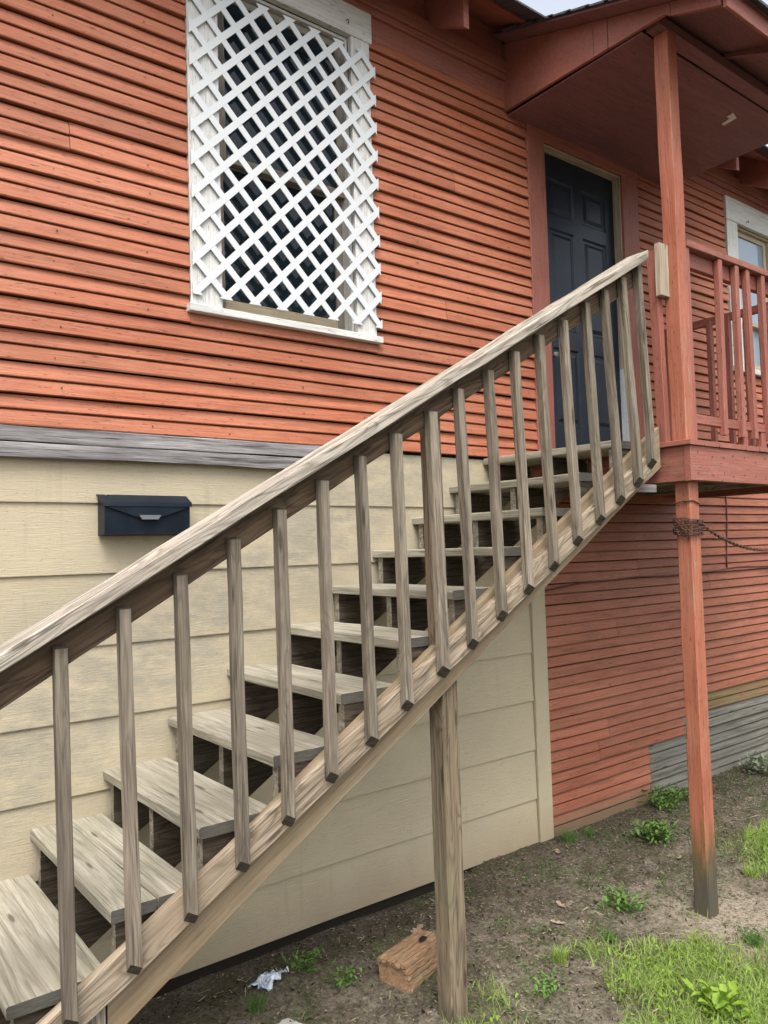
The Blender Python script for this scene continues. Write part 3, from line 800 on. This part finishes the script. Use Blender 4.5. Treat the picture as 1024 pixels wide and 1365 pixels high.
BAL = [((.634, -.27), (.652, -1.328)), ((.824, -.169), (.843, -1.241)), ((1.009, -.074), (1.028, -1.143)), ((1.198, .038), (1.211, -1.033)), ((1.381, .14), (1.391, -.923)),
 ((1.562, .248), (1.574, -.811)), ((1.737, .347), (1.758, -.714)), ((1.915, .445), (1.936, -.605)), ((2.098, .549), (2.124, -.497)), ((2.261, .659), (2.3, -.402)),
 ((2.443, .76), (2.48, -.296)), ((2.614, .865), (2.657, -.192)), ((2.785, .965), (2.835, -.094)), ((2.961, 1.063), (3.015, .021)), ((3.138, 1.177), (3.193, .122)),
 ((3.292, 1.268), (3.363, .221)), ((3.442, 1.366), (3.523, .317)), ((3.585, 1.454), (3.65, .42))]
BAL = [((-.30, -.79), (-.28, -1.86)), ((-.12, -.69), (-.10, -1.76)), ((.07, -.585), (.09, -1.66)), ((.26, -.48), (.28, -1.55)), ((.435, -.38), (.44, -1.455))] + BAL
for i, ((xt, zt_), (xb, zb)) in enumerate(BAL):
    W = .038 if i != 13 else .046
    zt_ = min(zt_+.01, cap(xt)-.053)
    # front-left corner is what was measured
    board('baluster', (xb+W/2, -1.0835, zb-.012), (xt+W/2, -1.0835, zt_), (1, 0, 0), W, .038, MAT['baluster'], st, cut0=(-SL*1.0, -1.0), cut1=(0, .25), seg=5, ch=.003, wob=.003)
board('newel', (2.205, -.995, rtop(2.2)-.07), (2.195, -.990, cap(2.2)-.055), (1, 0, 0), .075, .052, MAT['post'], st, seg=8, wob=.002)
# support posts
board('support_post', (2.262, -.948, -2.05), (2.262, -.948, -.44), (1, 0, 0), .092, .092, MAT['post'], st, seg=10, ch=.005, wob=.003, cut1=(.614, 0))
board('support_post', (.74, -1.003, -2.0), (.74, -1.003, rtop(.74)-.08), (1, 0, 0), .11, .036, MAT['carriage'], st, cut1=(SL, 0))
board('newel', (-.36, -1.04, -2.05), (-.36, -1.04, cap(-.36)-.06), (1, 0, 0), .089, .089, MAT['post'], st)

# ------------------------------------------------------------------ mailbox
mb = thing('mailbox', (1.29, 0, .08), 'dark navy metal wall mailbox with envelope flap on the beige boards', 'mailbox')
x0, x1 = 1.105, 1.492
extrude('body', [(-.022, .088), (-.108, .095), (-.112, .225), (-.022, .268)], 0, x0, x1, MAT['mail'], mb)
extrude('lid', [(-.020, .272), (-.060, .268), (-.122, .232), (-.124, .215), (-.119, .215), (-.117, .228), (-.022, .266)], 0, x0-.006, x1+.006, MAT['mail'], mb)
xm = (x0+x1)/2
extrude('flap', [(x0, .2145), (x1, .2145), (xm+.055, .168), (xm-.055, .168)], 1, -.1205, -.1135, MAT['mail'], mb)
h = extrude('handle', [(xm-.05, .176), (xm+.05, .176), (xm+.036, .157), (xm-.036, .157)], 1, -.134, -.1215, MAT['metal'], mb)
v = []
o = tube('screw', [(x0+.02, -.075, .262), (x0+.02, -.075, .268)], .004, MAT['brass'], mb)

# ------------------------------------------------------------------ chain on the post, cables
ch = thing('chain', (3.94, -1.15, .05), 'rusty chain wrapped round the red porch post and slung to the right', 'chain')
def link_mesh(V_, F_, p, d, up, L=.030, Wd=.018, r=.0028):
    d = d.normalized(); s = (up - d*up.dot(d)).normalized(); nrm = d.cross(s)
    n = len(V_); N = 8
    pts = []
    for k in range(N):
        t = 2*math.pi*k/N; cx = math.cos(t); sx = math.sin(t)
        pts.append((cx*Wd/2 * 1.0, sx*Wd/2 + math.copysign((L-Wd)/2, sx)))
    for k in range(N):
        a, b = pts[k]; c = p + s*a + d*b
        out = (s*a+d*(b-math.copysign((L-Wd)/2, b))).normalized()
        for q in range(4):
            t = math.pi/2*q; V_.append(c + out*math.cos(t)*r + nrm*math.sin(t)*r)
    for k in range(N):
        for q in range(4):
            F_.append((n+k*4+q, n+k*4+(q+1) % 4, n+((k+1) % N)*4+(q+1) % 4, n+((k+1) % N)*4+q))
V_, F_ = [], []
px, py, hw = 3.948, -1.104, .056
def sqr(t):   # rounded square around the post
    a = t*2*math.pi; c, s = math.cos(a), math.sin(a); k = 1/max(abs(c), abs(s)); k = min(k, 1.25)
    return Vector((px+c*hw*k, py+s*hw*k, 0))
tot = 5.4; N = int(tot*.42/.021)
prev = None
pts = []
for i in range(N+1):
    t = i/N*tot
    q = sqr(t+.2); lay = t/tot; q.z = .105-.075*lay+.012*math.sin(t*5.3)+random.uniform(-.004, .004)
    o_ = Vector((q.x-px, q.y-py, 0)).normalized()*random.uniform(0, .010); pts.append(q+o_)
for i in range(len(pts)-1):
    dd = pts[i+1]-pts[i]; up = Vector((0, 0, 1)) if i % 2 else Vector((pts[i].x-px, pts[i].y-py, .2))
    link_mesh(V_, F_, (pts[i]+pts[i+1])/2, dd, up)
a = Vector((4.0, -1.15, .085)); b = Vector((5.50, -1.12, .10)); N = 76
pts = []
for i in range(N+1):
    t = i/N; q = a.lerp(b, t); q.z -= .22*4*t*(1-t)*.75; pts.append(q)
for i in range(N):
    up = Vector((0, 0, 1)) if i % 2 else Vector((0, 1, 0))
    link_mesh(V_, F_, (pts[i]+pts[i+1])/2, pts[i+1]-pts[i], up)
o = link('chain_links', mesh('chain_links', V_, F_, True), MAT['rust'], ch); o['kind'] = 'stuff'
wp = []
for i in range(34):
    t = i/33*1.05; q = sqr(t+.55); q = Vector((px+(q.x-px)*.92, py+(q.y-py)*.92, .205+.008*math.sin(t*14))); wp.append(q)
tag(tube('wire_loop', wp, .0035, MAT['rust']), 'thin bent wire looped round the red post above the chain', 'wire')
cp = [(x, -.030, -.30+.012*math.sin(x*3.1)+.045*min(1, (x-4)/1.4)+.004*math.sin(x*9)) for x in np.linspace(3.99, 8.2, 50)]
tag(tube('cable', cp, .0065, MAT['cable']), 'dark cable run along the lower red siding behind the chain', 'cable', 'cables on the lower red siding')
cp = [(6.29+.02*math.sin(z*6), -.032, z) for z in np.linspace(-.24, .50, 12)]
tag(tube('cable', cp, .006, MAT['cable']), 'short upright dark cable below the deck joining the long one', 'cable')

# ------------------------------------------------------------------ things on the ground
def blob(name, fn, mat, seg=1): pass
# ribbed sandstone-coloured block
bk = thing('ribbed_block', (2.42, -.55, gz(2.4, -.55)), 'broken ribbed orange-brown block lying behind the stair support post', 'block')
zg = gz(2.35, -.6)
ribs = []
bx0, bx1 = 0.0, .34
for k in range(4):
    z0_ = .005+k*.022
    ribs.append((z0_, z0_+.018, .150-.012*k if False else .165))
v = []
M_b = Matrix.Translation((2.20, -.72, zg-.01)) @ Matrix.Rotation(R(14), 4, 'Z') @ Matrix.Rotation(R(-4), 4, 'X')
def local_box(name, lo, hi, mat, parent, M_, jit=.004, seg=7):
    L = hi[0]-lo[0]; v = []; f = []; 
    for i in range(seg+1):
        x = lo[0]+L*i/seg
        for (y, z) in ((lo[1], lo[2]), (hi[1], lo[2]), (hi[1], hi[2]), (lo[1], hi[2])):
            v.append((x+(random.uniform(-jit*2, jit*2) if i in (0, seg) else 0), y+random.uniform(-jit, jit), z+random.uniform(-jit, jit)*.6))
    for i in range(seg):
        for k in range(4): f.append((i*4+k, i*4+(k+1) % 4, (i+1)*4+(k+1) % 4, (i+1)*4+k)[::-1])
    f.append((0, 1, 2, 3)); f.append(tuple(seg*4+k for k in (3, 2, 1, 0)))
    me = mesh(name, v, f)
    return link(name, me, mat, parent, M_)
local_box('core', (.012, .006, -.03), (.32, .165, .112), MAT['brick'], bk, M_b, .003)
for k in range(4):
    local_box('rib', (.004+.009*(3-k), -.006+random.uniform(-.002, .002), -.004+k*.0265), (.325, .020, .017+k*.0265), MAT['brick'], bk, M_b, .0025, 9)
for k in range(6):
    local_box('ridge', (-.004+random.uniform(-.006, .004), .001+k*.0275, .104), (.327, .0225+k*.0275, .1185+random.uniform(-.001, .001)), MAT['brick'], bk, M_b, .002, 9)
lf = mesh('leaf_on_block', [(0, 0, 0), (.03, -.012, .006), (.055, 0, .003), (.045, .022, .008), (.015, .024, .004)], [(0, 1, 2, 3, 4)])
o = link('dead_leaf', lf, MAT['dark'], None, M_b @ Matrix.Translation((.20, .06, .127))); tag(o, 'dark dead leaf lying on top of the ribbed block', 'leaf')
# crumpled wrapper
def crumple(name, cx, cy, lx, ly, ht, mat, rot, n=9):
    v = []; f = []
    for j in range(n+1):
        for i in range(n+1):
            x = (i/n-.5)*lx*(1+.12*math.sin(j*2.1)); y = (j/n-.5)*ly*(1+.15*math.sin(i*1.7))
            X = cx+x*math.cos(rot)-y*math.sin(rot); Y = cy+x*math.sin(rot)+y*math.cos(rot)
            v.append((X-cx, Y-cy, gz(X, Y)-gz(cx, cy)+.008+ht*abs(noise.noise(Vector((x*35, y*35, 3))))))
    for j in range(n):
        for i in range(n): f.append((j*(n+1)+i, j*(n+1)+i+1, (j+1)*(n+1)+i+1, (j+1)*(n+1)+i))
    return link(name, mesh(name, v, f), mat, None, Matrix.Translation((cx, cy, gz(cx, cy))))
tag(crumple('wrapper', 1.765, -.26, .17, .11, .05, MAT['wrap'], .5), 'crumpled clear and blue plastic wrapper on the dirt under the stairs', 'wrapper')
M_s = Matrix.Translation((1.56, -.70, gz(1.6, -.65)-.01)) @ Matrix.Rotation(R(12), 4, 'Z')
tag(local_box('stone_slab', (0, 0, 0), (.16, .12, .03), MAT['concrete'], None, M_s, .005), 'flat pale stone slab on the dirt at the bottom edge', 'stone')

# foliage -------------------------------------------------------------
def blades(pts, hmin, hmax, wmin, wmax, lean=.6, seg=3):
    """pts (n,3) roots -> curved tapering blades"""
    n = len(pts); a = rng.uniform(0, 2*np.pi, n); H = rng.uniform(hmin, hmax, n); W = rng.uniform(wmin, wmax, n); Ln = rng.uniform(.1, lean, n)*H
    fa = rng.uniform(0, 2*np.pi, n)
    V = np.zeros((n, 2*seg+1, 3))
    for s in range(seg):
        t = s/seg; wd = W*(1-t*.75)*.5
        cx = pts[:, 0]+np.cos(a)*Ln*t**1.7; cy = pts[:, 1]+np.sin(a)*Ln*t**1.7; cz = pts[:, 2]+H*t*(1-.25*t*Ln/H)
        V[:, 2*s, 0] = cx-np.cos(fa)*wd; V[:, 2*s, 1] = cy-np.sin(fa)*wd; V[:, 2*s, 2] = cz
        V[:, 2*s+1, 0] = cx+np.cos(fa)*wd; V[:, 2*s+1, 1] = cy+np.sin(fa)*wd; V[:, 2*s+1, 2] = cz
    V[:, -1, 0] = pts[:, 0]+np.cos(a)*Ln; V[:, -1, 1] = pts[:, 1]+np.sin(a)*Ln; V[:, -1, 2] = pts[:, 2]+H*(1-.35*Ln/H)
    K = 2*seg+1; F = []
    for s in range(seg-1): F.append((2*s, 2*s+1, 2*s+3, 2*s+2))
    base = (np.arange(n)*K)[:, None]
    quads = np.concatenate([base+np.array(q) for q in F]) if F else np.zeros((0, 4), int)
    tris = base+np.array((2*seg-2, 2*seg-1, 2*seg))
    return V.reshape(-1, 3), quads, tris
def np_mesh(name, V, quads, tris):
    me = bpy.data.meshes.new(name); nv = len(V); nq = len(quads); nt_ = len(tris)
    me.vertices.add(nv); me.vertices.foreach_set('co', V.astype(np.float32).ravel())
    me.loops.add(nq*4+nt_*3); me.loops.foreach_set('vertex_index', np.concatenate([quads.ravel(), tris.ravel()]).astype(np.int32))
    me.polygons.add(nq+nt_); me.polygons.foreach_set('loop_start', np.concatenate([np.arange(nq)*4, nq*4+np.arange(nt_)*3]).astype(np.int32))
    me.update(calc_edges=True); me.validate(); return me
def leaves(pts, L, W, up=.5):
    """broad pointed leaves: 4-point rhombs folded along the rib, radiating"""
    n = len(pts); a = rng.uniform(0, 2*np.pi, n); e = rng.uniform(.1, up, n); l = rng.uniform(L*.6, L, n); w_ = rng.uniform(W*.6, W, n)
    dx = np.cos(a)*np.cos(e); dy = np.sin(a)*np.cos(e); dz = np.sin(e); sx = -np.sin(a); sy = np.cos(a)
    V = np.zeros((n, 6, 3)); D = np.stack([dx, dy, dz], 1)*l[:, None]; Sd = np.stack([sx, sy, np.zeros(n)], 1)*w_[:, None]*.5
    V[:, 0] = pts; V[:, 1] = pts+D*.35+Sd; V[:, 2] = pts+D*.7+Sd*.85; V[:, 3] = pts+D*.98; V[:, 4] = pts+D*.7-Sd*.85; V[:, 5] = pts+D*.35-Sd
    V[:, [1, 2, 4, 5], 2] += .004; V[:, 3, 2] -= l*.2
    base = (np.arange(n)*6)[:, None]
    return V.reshape(-1, 3), np.concatenate([base+np.array((0, 1, 2, 3)), base+np.array((0, 3, 4, 5))]), np.zeros((0, 3), int)
GZ = np.vectorize(gz)
def merge(parts):
    Vs, Qs, Ts = [], [], []; o = 0
    for V, q, t in parts:
        Vs.append(V); Qs.append(q+o); Ts.append(t+o); o += len(V)
    return np.concatenate(Vs), np.concatenate(Qs), np.concatenate(Ts)
# lawn in the foreground right, patchy towards the house
def lawn_density(x, y):
    n = noise.noise(Vector((x*1.7, y*1.7, 4)))+.5*noise.noise(Vector((x*5, y*5, 9)))
    edge = (-1.09 - y)*2.8 + max(0, x-4.3)*1.3     # greener toward the viewer
    d2 = (x-4.15)**2+(y+1.32)**2
    return edge + n*1.15 - 1.6*math.exp(-d2*9)
cand = []
def scatter(n, x0, x1, y0, y1, thr, soft):
    out = []
    while len(out) < n:
        x = random.uniform(x0, x1); y = random.uniform(y0, y1)
        dn_ = lawn_density(x, y)
        if random.random() < min(1, max(0, (dn_-thr)/soft)): out.append((x, y, gz(x, y)-.003))
    return np.array(out)
P1 = scatter(72000, 2.1, 6.2, -2.5, -.7, .0, 1.1)
V1 = blades(P1, .025, .09, .0025, .007, 1.3)
o = link('lawn_grass', np_mesh('lawn_grass', *V1), MAT['grass']); tag(o, 'bright green patchy lawn grass at the lower right', 'grass'); o['kind'] = 'stuff'
P2 = scatter(4200, 2.1, 6.2, -2.5, -.8, .1, 1.2); P2[:, 2] += rng.uniform(.0, .03, len(P2))
V2 = leaves(P2, .046, .017, .9)
o = link('lawn_clover', np_mesh('lawn_clover', *V2), MAT['lime']); tag(o, 'broad-leaved clover and weeds growing among the lawn grass', 'ground cover'); o['kind'] = 'stuff'
P3 = []
while len(P3) < 13000:
    x = random.uniform(1.0, 7.5); y = random.uniform(-1.7, -.02)
    nn = noise.noise(Vector((x*2.3, y*2.3, 12)))+.6*noise.noise(Vector((x*8, y*8, 2)))
    if nn + .35*(x-3)/4 > .10: P3.append((x, y, gz(x, y)-.002))
V3 = merge([blades(np.array(P3), .008, .032, .002, .004, 1.6), leaves(np.array(P3[:5000])+np.array((0, 0, .008)), .016, .008, .7)])
o = link('sparse_grass', np_mesh('sparse_grass', *V3), MAT['grass_dk']); tag(o, 'sparse short grass sprouting from the bare dirt by the wall', 'grass'); o['kind'] = 'stuff'
# litter of chips and straw
n = 9200; X = rng.uniform(.8, 7.5, n); Y = rng.uniform(-2.4, -.01, n); Pc = np.stack([X, Y, GZ(X, Y)+.003], 1)
def chips(P, L, W):
    n = len(P); a = rng.uniform(0, 2*np.pi, n); l = rng.uniform(L*.3, L, n); w_ = rng.uniform(W*.4, W, n); V = np.zeros((n, 4, 3))
    t = rng.uniform(-.5, .5, n)
    for k, (s, u) in enumerate(((-1, -1), (1, -1), (1, 1), (-1, 1))):
        j1 = rng.uniform(.6, 1.2, n)
        V[:, k, 0] = P[:, 0]+np.cos(a)*l*s*j1-np.sin(a)*w_*u; V[:, k, 1] = P[:, 1]+np.sin(a)*l*s*j1+np.cos(a)*w_*u; V[:, k, 2] = P[:, 2]+.002+np.abs(t)*l*(s*.5+.5)+rng.uniform(0, .003, n)
    return V.reshape(-1, 3), (np.arange(n)*4)[:, None]+np.arange(4), np.zeros((0, 3), int)
o = link('wood_chips', np_mesh('wood_chips', *chips(Pc[:5600], .010, .0035)), MAT['dead']); tag(o, 'scattered dry chips and leaf crumbs on the soil', 'debris'); o['kind'] = 'stuff'
o = link('dark_crumbs', np_mesh('dark_crumbs', *chips(Pc[5600:8200], .014, .005)), MAT['dark']); tag(o, 'dark bark crumbs scattered over the soil', 'debris'); o['kind'] = 'stuff'
o = link('dry_straw', np_mesh('dry_straw', *chips(Pc[8200:], .032, .0016)), MAT['straw']); tag(o, 'dry straw bits lying on the soil', 'debris'); o['kind'] = 'stuff'
# clods and pebbles
def clods(P, s0, s1):
    n = len(P); b = np.array([(1, 0, 0), (0, 1, 0), (-1, 0, 0), (0, -1, 0), (0, 0, .8), (0, 0, -.6)], float)
    sc_ = rng.uniform(s0, s1, (n, 1, 1))*rng.uniform(.6, 1.2, (n, 6, 1)); a = rng.uniform(0, 6.28, n)
    V = b[None]*sc_; c, s_ = np.cos(a)[:, None], np.sin(a)[:, None]
    X_, Y_ = V[:, :, 0]*c-V[:, :, 1]*s_, V[:, :, 0]*s_+V[:, :, 1]*c
    V = np.stack([X_, Y_, V[:, :, 2]], 2)+P[:, None]
    T = np.array([(0, 1, 4), (1, 2, 4), (2, 3, 4), (3, 0, 4), (1, 0, 5), (2, 1, 5), (3, 2, 5), (0, 3, 5)])
    return V.reshape(-1, 3), np.zeros((0, 4), int), ((np.arange(n)*6)[:, None, None]+T[None]).reshape(-1, 3)
n = 9000; X = rng.uniform(.9, 7.5, n); Y = -np.abs(rng.normal(0, .9, n))-.01; Pq = np.stack([X, Y, GZ(X, Y)], 1)
o = link('soil_clods', np_mesh('soil_clods', *clods(Pq, .003, .011)), MAT['soil']); tag(o, 'small clods and grit lying loose on the soil', 'soil'); o['kind'] = 'stuff'
# individual plants
def stems(q, w_=.0022):
    n = len(q); V = np.zeros((n, 4, 3)); V[:, 1, 0] = w_; V[:, 2] = q; V[:, 2, 0] += w_*.6; V[:, 3] = q
    return V.reshape(-1, 3), (np.arange(n)*4)[:, None]+np.arange(4), np.zeros((0, 3), int)
def plant(px_, py_, kind, r, h, n, mat, label, cat):
    z = gz(px_, py_)
    pts = np.stack([rng.normal(0, r*.35, n), rng.normal(0, r*.35, n), np.zeros(n)], 1)
    if kind == 'tuft': geo = blades(pts*.35, h*.5, h, .003, .006, 1.1, 4)
    else:
        q = pts*(.75 if kind == 'broad' else 1.15); q[:, 2] = rng.uniform(.008, h, n)
        geo = merge([stems(q), leaves(q, r*(.34 if kind == 'sprig' else .75), r*(.15 if kind == 'sprig' else .36), 1.1)])
    V, q, t = geo
    o = link('grass_tuft' if kind == 'tuft' else 'weed', np_mesh('plant', V, q, t), mat, None, Matrix.Translation((px_, py_, z-.004)))
    return tag(o, label, cat, 'grass tufts on the bare dirt' if kind == 'tuft' else 'leafy weeds on the bare dirt')
Wd, Gr = 'weed', 'grass tuft'
PL = [
 (4.03, -.12, 'tuft', .17, .11, 170, 'grass_dk', 'dark green tuft at the foot of the beige corner trim', Gr),
 (4.22, -.13, 'tuft', .12, .08, 80, 'weed', 'thin green tuft just right of the corner trim foot', Gr),
 (5.05, -.16, 'sprig', .16, .13, 150, 'weed', 'bushy weed against the wall below the bare grey boards', Wd),
 (5.32, -.14, 'sprig', .12, .09, 70, 'weed', 'small leafy weed beside the bushy one at the wall', Wd),
 (4.50, -.44, 'sprig', .17, .10, 190, 'weed', 'low spreading green weed midway between wall and porch post', Wd),
 (6.30, -.22, 'sprig', .18, .12, 160, 'silver', 'silvery weed right of the porch post near the wall', Wd),
 (6.95, -.14, 'sprig', .12, .10, 90, 'silver', 'small silvery weed at the right edge below the boards', Wd),
 (2.92, -.97, 'tuft', .12, .10, 130, 'grass', 'bright tuft right of the stair support post', Gr),
 (2.68, -1.10, 'sprig', .11, .05, 60, 'weed', 'flat seedling weed near the support post foot', Wd),
 (3.62, -.82, 'sprig', .15, .07, 120, 'weed', 'pale green sprawling weed left of the porch post', Wd),
 (3.28, -.98, 'tuft', .16, .07, 110, 'weed', 'low tuft between the support post and the porch post', Gr),
 (3.85, -1.42, 'tuft', .22, .08, 240, 'grass_dk', 'blue-green grass tuft in front of the porch post', Gr),
 (4.55, -1.05, 'tuft', .17, .08, 160, 'grass', 'green tuft just right of the porch post foot', Gr),
 (3.18, -1.62, 'broad', .12, .08, 60, 'lime', 'bright yellow-green broad-leaved weed standing in the lawn', Wd),
 (1.62, -.42, 'tuft', .13, .10, 90, 'grass_dk', 'dark grass tuft in shade beside the plastic wrapper', Gr),
 (2.03, -.50, 'sprig', .10, .06, 60, 'weed', 'small weed between wrapper and ribbed block', Wd),
 (1.95, -.30, 'sprig', .12, .07, 70, 'weed', 'leafy seedling near the wall under the stairs', Wd),
]
for p in PL: plant(*p[:6], MAT[p[6]], p[7], p[8])
# curled dead leaves
def dead_leaf(x, y, s, rot, label):
    out = [(0, 0), (.18, .16), (.30, .06), (.45, .26), (.58, .10), (.8, .18), (1, 0), (.78, -.14), (.6, -.08), (.48, -.26), (.3, -.07), (.17, -.15)]
    v = []; 
    for a, b in out:
        v.append(((a-.5)*s, b*s, .25*s*abs(b)+.18*s*(a-.5)**2*2))
    v.append((0, 0, 0)); n = len(out)
    f = [(i, (i+1) % n, n) for i in range(n)]
    o = link('dead_leaf', mesh('dead_leaf', v, f), MAT['dead'], None, Matrix.Translation((x, y, gz(x, y)+.008)) @ Matrix.Rotation(rot, 4, 'Z'))
    tag(o, label, 'leaf', 'dead leaves on the dirt')
dead_leaf(2.56, -.36, .11, .3, 'pale lobed dead leaf just behind the stair support post')
dead_leaf(3.35, -.62, .09, 1.2, 'upright curled dead leaf on the dirt between the posts')
dead_leaf(3.18, -.74, .08, 2.1, 'small tan dead leaf nearest the support post on the open dirt')
dead_leaf(3.85, -.18, .08, .8, 'tan dead leaf close to the wall by the corner trim')
dead_leaf(4.42, -.66, .06, .2, 'pinkish dead leaf below the spreading weed')
dead_leaf(5.1, -1.02, .08, 1.9, 'white-edged dead leaf right of the porch post')
